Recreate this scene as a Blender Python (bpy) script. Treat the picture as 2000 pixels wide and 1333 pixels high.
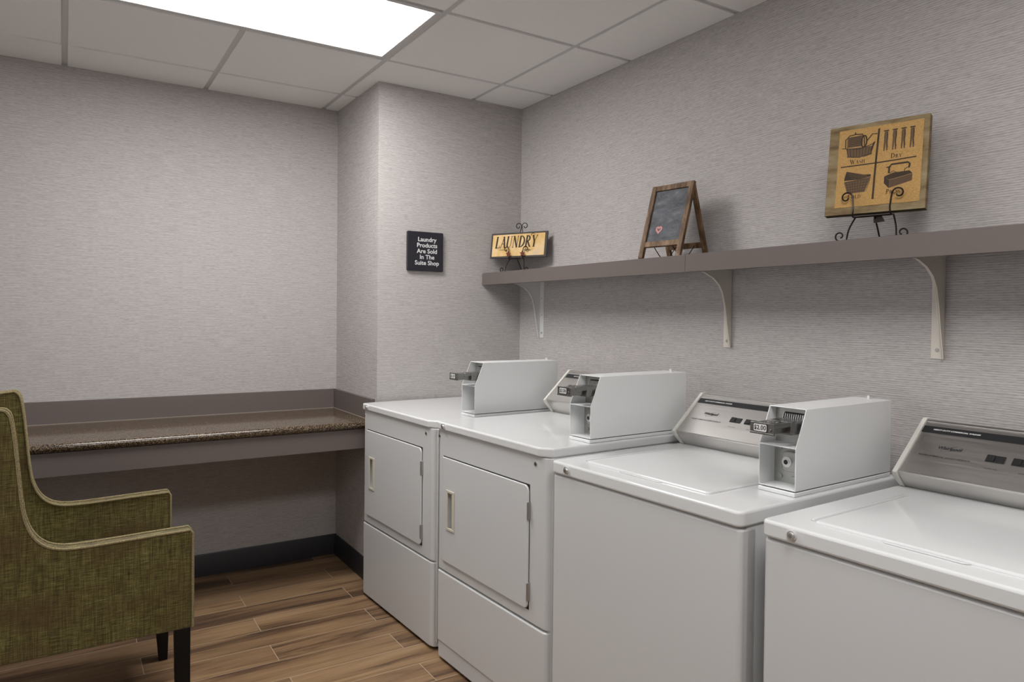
import bpy, bmesh, math, random
from mathutils import Vector, Matrix
random.seed(7)
PI = math.pi
for o in list(bpy.data.objects): bpy.data.objects.remove(o)
SC = bpy.context.scene
COL = SC.collection

# ------------------------------------------------------------------ camera
FPX, YAW, PITCH, ROLL = 1399.57, .5707, -.0173, .0105
CAM = Vector((-2.1388, -4.0022, 1.362))
fw = Vector((math.sin(YAW)*math.cos(PITCH), math.cos(YAW)*math.cos(PITCH), math.sin(PITCH)))
rt0 = Vector((math.cos(YAW), -math.sin(YAW), 0)); up0 = rt0.cross(fw)
rt = rt0*math.cos(ROLL)+up0*math.sin(ROLL); up = -rt0*math.sin(ROLL)+up0*math.cos(ROLL)
cd = bpy.data.cameras.new('camera'); cam = bpy.data.objects.new('camera', cd); COL.objects.link(cam)
cam.matrix_world = Matrix(((rt.x, up.x, -fw.x, CAM.x), (rt.y, up.y, -fw.y, CAM.y), (rt.z, up.z, -fw.z, CAM.z), (0, 0, 0, 1)))
cd.sensor_width = 36; cd.lens = FPX/2000*36
cd.shift_x = -22.87/2000; cd.shift_y = -23.13/2000
cd.clip_start = .05
SC.camera = cam
# ------------------------------------------------------------------ world, light level, exposure
w = bpy.data.worlds.new('world'); SC.world = w; w.use_nodes = True
w.node_tree.nodes['Background'].inputs[0].default_value = (.5, .5, .52, 1)
w.node_tree.nodes['Background'].inputs[1].default_value = .05
LAMP = 18.5          # visible troffer over the aisle
LAMP_REAR = 16.5      # the troffer nearer the camera
FILL_WINDOW = 1.5         # fill glow of a window added in the unseen left wall
SC.view_settings.view_transform = 'Standard'; SC.view_settings.look = 'None'
SC.view_settings.exposure = 0.0; SC.view_settings.gamma = 1.0
SC.view_settings.use_curve_mapping = False

# ------------------------------------------------------------------ materials
def mat(name, col, rough=.5, metal=0, spec=.5, coat=0, emis=None, estr=0):
    m = bpy.data.materials.new(name); m.use_nodes = True
    b = m.node_tree.nodes['Principled BSDF']
    b.inputs['Base Color'].default_value = (*col, 1); b.inputs['Roughness'].default_value = rough
    b.inputs['Metallic'].default_value = metal; b.inputs['Specular IOR Level'].default_value = spec
    b.inputs['Coat Weight'].default_value = coat
    if emis: b.inputs['Emission Color'].default_value = (*emis, 1); b.inputs['Emission Strength'].default_value = estr
    return m
class NT:
    def __init__(s, m): s.t = m.node_tree; s.b = s.t.nodes['Principled BSDF']
    def n(s, typ, **kw):
        x = s.t.nodes.new(typ)
        for k, v in kw.items():
            if k in x.inputs.keys(): x.inputs[k].default_value = v
            else: setattr(x, k, v)
        return x
    def l(s, a, b): s.t.links.new(a, b)
    def coord(s, scale=(1, 1, 1), loc=(0, 0, 0)):
        c = s.n('ShaderNodeTexCoord'); mp = s.n('ShaderNodeMapping')
        mp.inputs['Scale'].default_value = scale; mp.inputs['Location'].default_value = loc
        s.l(c.outputs['Object'], mp.inputs['Vector']); return mp.outputs[0]
    def ramp(s, fac, stops):
        r = s.n('ShaderNodeValToRGB'); e = r.color_ramp.elements
        while len(e) < len(stops): e.new(.5)
        for i, (p, c) in enumerate(stops): e[i].position = p; e[i].color = (*c, 1)
        s.l(fac, r.inputs[0]); return r.outputs[0]
    def noise(s, vec, scale=1, detail=2, rough=.5):
        x = s.n('ShaderNodeTexNoise', Scale=scale, Detail=detail, Roughness=rough); s.l(vec, x.inputs['Vector']); return x.outputs[0]
    def mix(s, fac, a, b, mode='MIX'):
        x = s.n('ShaderNodeMix'); x.data_type = 'RGBA'; x.blend_type = mode
        for sock, v in ((x.inputs[0], fac), (x.inputs[6], a), (x.inputs[7], b)):
            if hasattr(v, 'links'): s.l(v, sock)
            elif isinstance(v, (tuple, list)): sock.default_value = (*v, 1)
            else: sock.default_value = v
        return x.outputs[2]
    def math(s, op, a, b=0):
        x = s.n('ShaderNodeMath', operation=op)
        for i, v in enumerate((a, b)):
            if hasattr(v, 'links'): s.l(v, x.inputs[i])
            else: x.inputs[i].default_value = v
        return x.outputs[0]
    def bump(s, h, strength=.3, dist=.001):
        x = s.n('ShaderNodeBump', Strength=strength, Distance=dist); s.l(h, x.inputs['Height']); s.l(x.outputs[0], s.b.inputs['Normal'])
    def base(s, c): s.l(c, s.b.inputs['Base Color'])

def wallpaper():
    m = mat('string_wallpaper', (.4, .37, .36), .75, spec=.25); t = NT(m)
    v1 = t.coord((11, 11, 250)); v2 = t.coord((46, 46, 430)); v3 = t.coord((1.2, 1.2, 1.2))
    n1 = t.noise(v1, 1, 3, .6); n2 = t.noise(v2, 1, 2, .6); n3 = t.noise(v3, 1, 2)
    wv = t.n('ShaderNodeTexWave', Scale=1.0, Distortion=5.5, Detail=2.0); wv.bands_direction = 'Z'; wv.inputs['Detail Scale'].default_value = .6
    t.l(t.coord((4, 4, 48)), wv.inputs['Vector'])
    h = t.math('ADD', t.math('ADD', t.math('MULTIPLY', n1, .40), t.math('MULTIPLY', n2, .45)), t.math('MULTIPLY', wv.outputs[1], .15))
    c = t.ramp(h, [(.36, (.335, .311, .302)), (.49, (.458, .432, .420)), (.62, (.560, .533, .520))])
    c = t.mix(t.math('MULTIPLY', n3, .10), c, (.38, .33, .34))
    t.base(c); t.bump(h, .4, .003); return m
def wood_floor():
    m = mat('wood_plank_tile', (.3, .2, .12), .42, spec=.4); t = NT(m)
    v = t.coord((1, 1, 1), (.968, 1.1405, 0))
    def brick(mortar):
        b = t.n('ShaderNodeTexBrick'); b.offset = .5; b.offset_frequency = 2; b.squash = 1
        b.inputs['Scale'].default_value = 1; b.inputs['Brick Width'].default_value = .917; b.inputs['Row Height'].default_value = .1535
        b.inputs['Mortar Size'].default_value = mortar; b.inputs['Mortar Smooth'].default_value = .1; b.inputs['Bias'].default_value = 0
        b.inputs['Color1'].default_value = (0, 0, 0, 1); b.inputs['Color2'].default_value = (1, 1, 1, 1); b.inputs['Mortar'].default_value = (0, 0, 0, 1)
        t.l(v, b.inputs['Vector']); return b
    b = brick(.0013)
    rnd = b.outputs['Color']
    off = t.n('ShaderNodeCombineXYZ'); t.l(t.math('MULTIPLY', rnd, 37.0), off.inputs[0]); t.l(t.math('MULTIPLY', rnd, 91.0), off.inputs[2])
    def grain(sc, dist=0, detail=4):
        mp = t.n('ShaderNodeMapping'); mp.inputs['Scale'].default_value = sc
        c = t.n('ShaderNodeTexCoord'); t.l(c.outputs['Object'], mp.inputs['Vector'])
        ad = t.n('ShaderNodeVectorMath', operation='ADD'); t.l(mp.outputs[0], ad.inputs[0]); t.l(off.outputs[0], ad.inputs[1])
        x = t.n('ShaderNodeTexNoise', Scale=1, Detail=detail, Roughness=.6, Distortion=dist); t.l(ad.outputs[0], x.inputs['Vector']); return x.outputs[0]
    g1 = grain((1.1, 11, 1), .5, 5); g2 = grain((4, 110, 1), .3, 3)
    g = t.math('ADD', t.math('MULTIPLY', g1, .8), t.math('MULTIPLY', g2, .2))
    g = t.math('ADD', g, t.math('MULTIPLY', t.math('SUBTRACT', rnd, .5), .10))
    c = t.ramp(g, [(.30, (.055, .034, .024)), (.42, (.125, .072, .040)), (.49, (.225, .136, .072)), (.60, (.31, .195, .104)), (.72, (.375, .245, .137))])
    c = t.mix(b.outputs['Fac'], c, (.47, .38, .28))
    t.base(c); t.bump(g, .25, .0015)
    t.l(t.ramp(g, [(.3, (.5,)*3), (.7, (.36,)*3)]), t.b.inputs['Roughness']); return m
def granite():
    m = mat('speckled_granite', (.2, .15, .1), .16, spec=.6); t = NT(m)
    v = t.coord()
    vo = t.n('ShaderNodeTexVoronoi', Scale=330.0); t.l(v, vo.inputs['Vector'])
    n = t.noise(v, 190, 4, .7); s = t.math('ADD', t.math('MULTIPLY', vo.outputs['Color'], .45), t.math('MULTIPLY', n, .55))
    c = t.ramp(s, [(.36, (.010, .007, .006)), (.46, (.034, .022, .014)), (.54, (.098, .067, .040)), (.68, (.26, .19, .12))])
    t.base(c); return m
def fabric():
    m = mat('olive_tweed', (.17, .15, .05), .9, spec=.15); t = NT(m)
    vh = t.coord((26, 26, 420)); vv = t.coord((380, 380, 16)); vb = t.coord((3.5, 3.5, 8)); vf = t.coord((900, 900, 900))
    a = t.noise(vh, 1, 3, .6); b = t.noise(vv, 1, 3, .6); c0 = t.noise(vb, 1, 3, .6); d = t.noise(vf, 1, 1)
    s = t.math('ADD', t.math('ADD', t.math('MULTIPLY', a, .42), t.math('MULTIPLY', b, .33)), t.math('MULTIPLY', d, .25))
    c = t.ramp(s, [(.38, (.028, .020, .006)), (.49, (.105, .088, .026)), (.57, (.19, .165, .055)), (.67, (.34, .30, .14))])
    c = t.mix(t.ramp(c0, [(.42, (0, 0, 0)), (.68, (.6,)*3)]), c, (.085, .046, .020))
    t.base(c); t.bump(s, .6, .002)
    t.b.inputs['Sheen Weight'].default_value = .25; return m
def fabric_piping():
    m = mat('olive_piping', (.24, .2, .1), .85, spec=.15); t = NT(m)
    s = t.noise(t.coord((500, 500, 500)), 1, 2)
    t.base(t.ramp(s, [(.35, (.13, .105, .045)), (.65, (.40, .33, .19))])); t.bump(s, .5, .002); return m
def wood(name, cols, sc=(1, 1, 1)):
    m = mat(name, cols[1], .6, spec=.3); t = NT(m)
    s = t.noise(t.coord(sc), 1, 4, .6); t.base(t.ramp(s, [(.35, cols[0]), (.5, cols[1]), (.66, cols[2])])); t.bump(s, .2, .001); return m
def brushed(name='brushed_metal', col=(.62, .60, .58), rough=.36, sc=(2, 4, 700)):
    m = mat(name, col, rough, 1); t = NT(m)
    s = t.noise(t.coord(sc), 1, 2)
    t.l(t.ramp(s, [(.3, (rough-.03,)*3), (.7, (rough+.05,)*3)]), t.b.inputs['Roughness'])
    t.base(t.mix(s, tuple(x*.95 for x in col), tuple(min(1, x*1.03) for x in col))); return m
def enamel(name, col, rough, wav=.12):
    m = mat(name, col, rough, spec=.5); t = NT(m)
    s = t.noise(t.coord((3, 3, 3)), 1, 2); t.bump(s, wav, .004)
    t.l(t.ramp(t.noise(t.coord((60, 60, 60)), 1, 3), [(.3, (rough*.85,)*3), (.7, (rough*1.15,)*3)]), t.b.inputs['Roughness']); return m
def tilemat():
    m = mat('ceiling_tile', (.86, .85, .84), .95, spec=.1); t = NT(m)
    s = t.noise(t.coord((400, 400, 400)), 1, 2); t.bump(s, .15, .001)
    t.base(t.ramp(s, [(.3, (.84, .83, .82)), (.7, (.89, .88, .87))])); return m
def burlap():
    m = mat('burlap', (.5, .32, .13), .9, spec=.1); t = NT(m)
    a = t.noise(t.coord((160, 160, 900)), 1, 2); b = t.noise(t.coord((900, 900, 160)), 1, 2)
    s = t.math('ADD', t.math('MULTIPLY', a, .5), t.math('MULTIPLY', b, .5))
    t.base(t.ramp(s, [(.36, (.38, .22, .08)), (.52, (.50, .305, .115)), (.66, (.58, .385, .17))])); t.bump(s, .4, .001); return m
def parchment():
    m = mat('aged_parchment', (.7, .5, .25), .7, spec=.2); t = NT(m)
    s = t.noise(t.coord((14, 14, 14)), 1, 3)
    t.base(t.ramp(s, [(.35, (.72, .46, .16)), (.55, (.80, .58, .30)), (.7, (.74, .56, .38))])); return m
def slate():
    m = mat('chalkboard_slate', (.12, .12, .13), .8, spec=.2); t = NT(m)
    s = t.noise(t.coord((20, 26, 34)), 1, 4, .65)
    t.base(t.ramp(s, [(.35, (.085, .09, .10)), (.62, (.15, .155, .17)), (.78, (.24, .25, .27))])); return m

M = dict(
 wall=wallpaper(), floor=wood_floor(), granite=granite(), fabric=fabric(), piping=fabric_piping(),
 tile=tilemat(), tee=mat('tee_grid_enamel', (.60, .595, .59), .5), 
 white=enamel('white_enamel', (.63, .635, .635), .22, .03), boxpaint=mat('coin_box_white_paint', (.78, .79, .79), .3), whitetop=enamel('white_glossy_enamel', (.70, .71, .71), .07, .10),
 cream=mat('cream_plastic', (.62, .58, .48), .45), creamshade=mat('cream_plastic_shaded', (.20, .17, .12), .6),
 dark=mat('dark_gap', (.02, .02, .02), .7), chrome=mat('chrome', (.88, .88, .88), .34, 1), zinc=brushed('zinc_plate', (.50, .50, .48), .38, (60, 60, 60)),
 slidemetal=brushed('slide_metal', (.30, .30, .29), .30, (60, 60, 60)), brushed=brushed(), blackband=mat('black_enamel_band', (.022, .022, .024), .35), blackplastic=mat('black_rocker_plastic', (.025, .025, .025), .3),
 ink=mat('grey_ink', (.022, .022, .025), .6), whiteink=mat('white_ink', (.75, .75, .73), .6), endcap=mat('console_end_cap', (.66, .65, .60), .4),
 laminate=mat('taupe_laminate', (.145, .121, .112), .42, spec=.35), basebd=mat('black_vinyl_base', (.022, .022, .026), .45),
 bracket=mat('ivory_bracket', (.66, .61, .54), .4), bracketwhite=mat('white_bracket', (.68, .67, .66), .4), screw=mat('steel_screw', (.50, .50, .49), .35, 1),
 leg=mat('espresso_leg', (.005, .004, .0035), .5, spec=.25), 
 easelwood=wood('walnut_stained_wood', [(.07, .038, .018), (.16, .095, .048), (.27, .175, .10)], (40, 40, 6)),
 block=wood('weathered_wood', [(.13, .085, .04), (.24, .175, .085), (.33, .27, .16)], (8, 8, 26)),
 blockdark=mat('dark_wood_underside', (.07, .052, .02), .7), burlap=burlap(), sepia=mat('sepia_print', (.045, .028, .015), .8), sepiamid=mat('sepia_mid_print', (.14, .085, .045), .8),
 wire=mat('dark_iron_wire', (.022, .014, .011), .38, .6), parch=parchment(), signedge=mat('dark_sign_edge', (.045, .037, .032), .6),
 rust=mat('rusty_red_star', (.16, .026, .016), .7), slate=slate(), caulk=mat('beige_caulk', (.30, .26, .22), .6), pink=mat('pink_chalk', (.62, .30, .28), .9), chalk=mat('faint_chalk', (.185, .195, .215), .9), chalkred=mat('faint_orange_chalk', (.27, .17, .15), .9),
 plaque=mat('charcoal_plaque', (.018, .018, .024), .4), plaquewhite=mat('raised_white_lettering', (.72, .72, .72), .5),
 fillglow=mat('fill_glow_pane', (.8, .85, .9), .5, emis=(.93, .97, 1.0), estr=FILL_WINDOW), glow=mat('lit_diffuser', (.9, .9, .9), .5, emis=(1.0, .985, .975), estr=LAMP), glow2=mat('lit_diffuser_rear', (.9, .9, .9), .5, emis=(1.0, .985, .975), estr=LAMP_REAR),
)
# ------------------------------------------------------------------ mesh helpers
def bm_new(): return bmesh.new()
def box(bm, x0, x1, y0, y1, z0, z1, mi=0):
    vs = [bm.verts.new((x, y, z)) for x in (x0, x1) for y in (y0, y1) for z in (z0, z1)]
    fs = []
    for idx in ((0, 1, 3, 2), (4, 6, 7, 5), (0, 4, 5, 1), (2, 3, 7, 6), (0, 2, 6, 4), (1, 5, 7, 3)):
        f = bm.faces.new([vs[i] for i in idx]); f.material_index = mi; fs.append(f)
    return fs
def prism(bm, poly, fn, d0, d1, mi=0):
    """extrude 2D polygon; fn(u,v,d)->xyz"""
    a = [bm.verts.new(fn(u, v, d0)) for u, v in poly]; b = [bm.verts.new(fn(u, v, d1)) for u, v in poly]
    n = len(poly); fs = [bm.faces.new(a), bm.faces.new(b[::-1])]
    for i in range(n): fs.append(bm.faces.new((a[i], b[i], b[(i+1) % n], a[(i+1) % n])))
    for f in fs: f.material_index = mi
    return fs
def rrect(u0, u1, v0, v1, r, seg=5, corners=(1, 1, 1, 1)):
    pts = []
    for k, (cx, cy, a0) in enumerate(((u1-r, v1-r, 0), (u0+r, v1-r, 90), (u0+r, v0+r, 180), (u1-r, v0+r, 270))):
        if corners[k]:
            for i in range(seg+1):
                a = math.radians(a0+90*i/seg); pts.append((cx+r*math.cos(a), cy+r*math.sin(a)))
        else: pts.append(((u1, v1), (u0, v1), (u0, v0), (u1, v0))[k])
    return pts
def cyl(bm, c, axis, r, h, n=20, mi=0, r2=None):
    axis = Vector(axis).normalized(); t = axis.orthogonal().normalized(); b = axis.cross(t); c = Vector(c); r2 = r if r2 is None else r2
    A = [bm.verts.new(c+(t*math.cos(2*PI*i/n)+b*math.sin(2*PI*i/n))*r) for i in range(n)]
    B = [bm.verts.new(c+axis*h+(t*math.cos(2*PI*i/n)+b*math.sin(2*PI*i/n))*r2) for i in range(n)]
    fs = [bm.faces.new(A[::-1]), bm.faces.new(B)]+[bm.faces.new((A[i], A[(i+1) % n], B[(i+1) % n], B[i])) for i in range(n)]
    for f in fs: f.material_index = mi
def tube(bm, pts, r, n=8, mi=0):
    P = [Vector(p) for p in pts]; rings = []; up_ = None
    for i, p in enumerate(P):
        d = (P[min(i+1, len(P)-1)]-P[max(i-1, 0)]).normalized()
        if up_ is None: up_ = d.orthogonal().normalized()
        up_ = (up_-d*up_.dot(d)).normalized(); s = d.cross(up_)
        rings.append([bm.verts.new(p+(up_*math.cos(2*PI*k/n)+s*math.sin(2*PI*k/n))*r) for k in range(n)])
    for a, b in zip(rings, rings[1:]):
        for k in range(n): bm.faces.new((a[k], a[(k+1) % n], b[(k+1) % n], b[k])).material_index = mi
    bm.faces.new(rings[0][::-1]).material_index = mi; bm.faces.new(rings[-1]).material_index = mi
def smoothline(pts, k=4):
    P = [Vector(p) for p in pts]; out = []
    for i in range(len(P)-1):
        p0, p1, p2, p3 = P[max(i-1, 0)], P[i], P[i+1], P[min(i+2, len(P)-1)]
        for j in range(k):
            t = j/k; out.append(.5*((2*p1)+(p2-p0)*t+(2*p0-5*p1+4*p2-p3)*t*t+(3*p1-p0-3*p2+p3)*t**3))
    out.append(P[-1]); return out
def ribbon(bm, pts, w, fn, mi=0, closed=False):
    """flat printed stroke in a (u,v) plane; w = width or list"""
    P = [Vector((p[0], p[1])) for p in pts]; n = len(P); L = []; Rr = []
    for i, p in enumerate(P):
        a = P[(i-1) % n] if closed else P[max(i-1, 0)]; b = P[(i+1) % n] if closed else P[min(i+1, n-1)]
        d = (b-a); d = d.normalized() if d.length > 1e-9 else Vector((1, 0)); nn = Vector((-d.y, d.x)); ww = (w[i] if isinstance(w, (list, tuple)) else w)/2
        L.append(bm.verts.new(fn(*(p+nn*ww)))); Rr.append(bm.verts.new(fn(*(p-nn*ww))))
    for i in range(n if closed else n-1):
        j = (i+1) % n; bm.faces.new((L[i], Rr[i], Rr[j], L[j])).material_index = mi
def poly2(bm, pts, fn, mi=0): bm.faces.new([bm.verts.new(fn(u, v)) for u, v in pts]).material_index = mi
def obj(name, bm, mats, parent=None, bevel=0, seg=2, smooth=True, angle=35):
    bmesh.ops.recalc_face_normals(bm, faces=bm.faces)
    me = bpy.data.meshes.new(name); bm.to_mesh(me); bm.free()
    for m in (mats if isinstance(mats, (list, tuple)) else [mats]): me.materials.append(M[m] if isinstance(m, str) else m)
    o = bpy.data.objects.new(name, me); COL.objects.link(o)
    if parent: o.parent = parent
    if bevel:
        b = o.modifiers.new('bevel', 'BEVEL'); b.width = bevel; b.segments = seg; b.limit_method = 'ANGLE'; b.angle_limit = math.radians(angle); b.harden_normals = False
    if smooth:
        for p in me.polygons: p.use_smooth = True
        me.set_sharp_from_angle(angle=math.radians(38))
        if bevel: wn = o.modifiers.new('normals', 'WEIGHTED_NORMAL'); wn.keep_sharp = True; wn.weight = 80
    return o
def carve(o, cutters):
    """boolean-cut boxes out of o and bake the result"""
    for c in cutters:
        b = bm_new(); box(b, *c); bmesh.ops.recalc_face_normals(b, faces=b.faces); me = bpy.data.meshes.new('c'); b.to_mesh(me); b.free()
        co = bpy.data.objects.new('c', me); COL.objects.link(co); co.matrix_world = Matrix.Identity(4)
        par = o.parent; o.parent = None
        for x in [m for m in o.modifiers if m.type == 'WEIGHTED_NORMAL']: o.modifiers.remove(x)
        md = o.modifiers.new('cut', 'BOOLEAN'); md.object = co; md.operation = 'DIFFERENCE'; md.solver = 'EXACT'
        bpy.context.view_layer.update(); dg = bpy.context.evaluated_depsgraph_get()
        nm = bpy.data.meshes.new_from_object(o.evaluated_get(dg)); o.modifiers.clear(); o.data = nm; o.parent = par
        bpy.data.objects.remove(co)
    for p in o.data.polygons: p.use_smooth = True
    o.data.set_sharp_from_angle(angle=math.radians(38))
    wn = o.modifiers.new('normals', 'WEIGHTED_NORMAL'); wn.keep_sharp = True; wn.weight = 80
    return o
def tag(o, label, cat, group=None, kind=None):
    o['label'] = label; o['category'] = cat
    if group: o['group'] = group
    return o
def thing(name, label, cat, loc=(0, 0, 0), rz=0, group=None):
    o = bpy.data.objects.new(name, None); COL.objects.link(o); o.location = loc; o.rotation_euler = (0, 0, rz); o.empty_display_size = .05
    return tag(o, label, cat, group)
def struct(name, bm, mats, parent=None, **kw):
    o = obj(name, bm, mats, parent, **kw)
    if not parent: o['kind'] = 'structure'
    return o
def text_polys(body, size, shear=0, space=1.0, bold=0, line=1.0, align='CENTER'):
    cu = bpy.data.curves.new('t', 'FONT'); cu.body = body; cu.size = size; cu.shear = shear; cu.space_character = space; cu.offset = bold; cu.space_line = line
    cu.align_x = align; cu.align_y = 'CENTER'; cu.resolution_u = 3
    o = bpy.data.objects.new('t', cu); COL.objects.link(o); bpy.context.view_layer.update()
    me = bpy.data.meshes.new_from_object(o.evaluated_get(bpy.context.evaluated_depsgraph_get()))
    V = [(v.co.x, v.co.y) for v in me.vertices]; F = [tuple(p.vertices) for p in me.polygons]
    bpy.data.objects.remove(o); bpy.data.curves.remove(cu); bpy.data.meshes.remove(me); return V, F
def add_text(bm, body, size, fn, u=0, v=0, mi=0, sx=1, **kw):
    V, F = text_polys(body, size, **kw); vs = [bm.verts.new(fn(u+x*sx, v+y)) for x, y in V]
    for f in F:
        try: bm.faces.new([vs[i] for i in f]).material_index = mi
        except ValueError: pass

# ------------------------------------------------------------------ room
H = 2.5135; GX, GY, T = -.3053, -.3121, .61; PW, PD = .8335, .6296
XL, YF = -3.45, -6.1
b = bm_new(); box(b, XL-.1, .1, YF-.1, .1, -.05, 0); struct('floor', b, 'floor', smooth=False)
b = bm_new(); box(b, XL-.1, -PW+.0, 0, .1, 0, H+.1); struct('wall_back', b, 'wall', smooth=False)
b = bm_new(); box(b, -PW, 0, -PD, .1, 0, H+.1); struct('wall_pillar', b, 'wall', smooth=False)
b = bm_new(); box(b, 0, .1, YF-.1, .1, 0, H+.1); struct('wall_right', b, 'wall', smooth=False)
WY0, WY1, WZ0, WZ1 = -3.3, -1.5, .95, 2.2  # opening for the added fill-light window
b = bm_new()
for q in ((YF, WY0, 0, H+.1), (WY1, 0, 0, H+.1), (WY0, WY1, 0, WZ0), (WY0, WY1, WZ1, H+.1)): box(b, XL-.1, XL, *q)
struct('wall_left', b, 'wall', smooth=False)
b = bm_new()
for q in ((WY0, WY0+.05, WZ0, WZ1), (WY1-.05, WY1, WZ0, WZ1), (WY0+.05, WY1-.05, WZ0, WZ0+.05), (WY0+.05, WY1-.05, WZ1-.05, WZ1), ((WY0+WY1)/2-.02, (WY0+WY1)/2+.02, WZ0+.05, WZ1-.05)): box(b, XL-.07, XL-.02, *q)
wn_ = struct('added_fill_window', b, 'endcap', bevel=.003)  # added window out of view, its glowing panes brighten ceiling and machine fronts
b = bm_new(); box(b, XL-.055, XL-.045, WY0+.05, (WY0+WY1)/2-.02, WZ0+.05, WZ1-.05); obj('fill_pane', b, 'fillglow', wn_, smooth=False)
b = bm_new(); box(b, XL-.055, XL-.045, (WY0+WY1)/2+.02, WY1-.05, WZ0+.05, WZ1-.05); obj('fill_pane', b, 'fillglow', wn_, smooth=False)
b = bm_new(); box(b, XL-.1, 0, YF-.1, YF, 0, H+.1); struct('wall_front', b, 'wall', smooth=False)
def baseboard(name, x0, x1, y0, y1, axis, sgn):
    b = bm_new(); th = .011
    prof = [(0, 0), (th, 0), (th, .098), (th-.003, .104), (th-.003, .108), (th-.006, .1135), (0, .1135)]
    if axis == 'x': prism(b, prof, lambda u, v, d: (d, y0+sgn*u, v), x0, x1)
    else: prism(b, prof, lambda u, v, d: (x0+sgn*u, d, v), y0, y1)
    struct(name, b, 'basebd')
baseboard('baseboard_back', XL, -PW, 0, 0, 'x', -1)
baseboard('baseboard_pillar', -PW, 0, -PD, 0, 'y', -1)
baseboard('baseboard_left', XL, 0, YF, 0, 'y', 1)
# ceiling: tegular tiles with a recessed tee grid
lightcells = {(1, 1), (2, 1)}     # columns i (x from GX-(i+1)T to GX-iT), rows j
rearcells = {(1, 5), (2, 5)}
b = bm_new(); g = .012
xs = [0.0]+[GX-i*T for i in range(0, 6)]; xs = [x for x in xs if x > XL]+[XL]
ys = [0.0]+[GY-j*T for j in range(0, 11)]; ys = [y for y in ys if y > YF]+[YF]
for i in range(len(xs)-1):
    for j in range(len(ys)-1):
        if (i-1, j-1) in lightcells or (i-1, j-1) in rearcells: continue
        x1, x0 = xs[i], xs[i+1]; y1, y0 = ys[j], ys[j+1]
        px1 = x1-(g if i > 0 else 0); px0 = x0+(g if i < len(xs)-2 else 0); py1 = y1-(g if j > 0 else 0); py0 = y0+(g if j < len(ys)-2 else 0)
        # a tile covering the pillar corner is trimmed by it
        box(b, px0, px1, py0, py1, H, H+.02)
box(b, XL-.1, .1, YF-.1, .1, H+.06, H+.1)
struct('ceiling', b, 'tile', bevel=.0015, seg=1)
b = bm_new()
for x in xs[1:-1]:
    if abs(x-(GX-2*T)) < 1e-6:      # this tee stops at the light panels
        for ya, yb in ((GY-T, 0), (GY-5*T, GY-2*T), (YF, GY-6*T)): box(b, x-.012, x+.012, ya, yb, H+.007, H+.03)
    else: box(b, x-.012, x+.012, YF, 0, H+.007, H+.03)
for y in ys[1:-1]: box(b, XL, 0, y-.012, y+.012, H+.0080, H+.0295)
struct('trim_1', b, 'tee', smooth=False)
def troffer(label, jrow, glow):
    x1, x0 = GX-T, GX-3*T; y1, y0 = GY-jrow*T, GY-(jrow+1)*T; cx, cy = (x0+x1)/2, (y0+y1)/2
    t = thing('ceiling_light', label, 'ceiling light', (cx, cy, H), group=None)
    hx, hy = T-.011, T/2-.011
    b = bm_new(); fr = .022
    for a in ((-hx, hx, hy-fr, hy), (-hx, hx, -hy, -hy+fr), (-hx, -hx+fr, -hy+fr, hy-fr), (hx-fr, hx, -hy+fr, hy-fr)): box(b, *a, .000, .045)
    obj('frame', b, 'tee', t, bevel=.002)
    b = bm_new(); box(b, -hx+fr, hx-fr, -hy+fr, hy-fr, .008, .012); obj('diffuser', b, glow, t, smooth=False)
    b = bm_new(); box(b, -hx+fr-.01, hx-fr+.01, -hy+fr-.01, hy-fr+.01, .0122, .04); obj('housing', b, 'tee', t, smooth=False)
troffer('bright rectangular ceiling light panel set in the tile grid above the aisle', 1, 'glow')
troffer('rectangular ceiling light panel nearer the camera, outside the view', 5, 'glow2')

# ------------------------------------------------------------------ counter with backsplash
ct = thing('wall_counter', 'long speckled brown granite folding counter along the back wall', 'counter', (XL, 0, 0))
CL = -PW-XL-.001
b = bm_new(); prism(b, [(-.001, .800), (-.001, .836), (-.598, .836), (-.606, .834), (-.612, .828), (-.615, .818), (-.612, .808), (-.606, .802), (-.598, .800)], lambda u, v, d: (d, u, v), .001, CL)
obj('countertop', b, 'granite', ct)
b = bm_new(); tube(b, [(.002, -.0200, .8375), (CL-.019, -.0200, .8375)], .0018, 6); tube(b, [(CL-.0185, -.0205, .8375), (CL-.0185, -.600, .8375)], .0018, 6); obj('caulk', b, 'caulk', ct)
b = bm_new(); box(b, .001, CL-.018, -.019, -.001, .8365, .944); obj('backsplash', b, 'laminate', ct, bevel=.0015)
b = bm_new(); box(b, CL-.017, CL, -.604, -.001, .8365, .944); obj('side_splash', b, 'laminate', ct, bevel=.0015)
b = bm_new(); box(b, .001, CL, -.600, -.580, .703, .7995); box(b, CL-.02, CL, -.58, -.001, .703, .7995); obj('apron', b, 'laminate', ct, bevel=.001)

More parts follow.
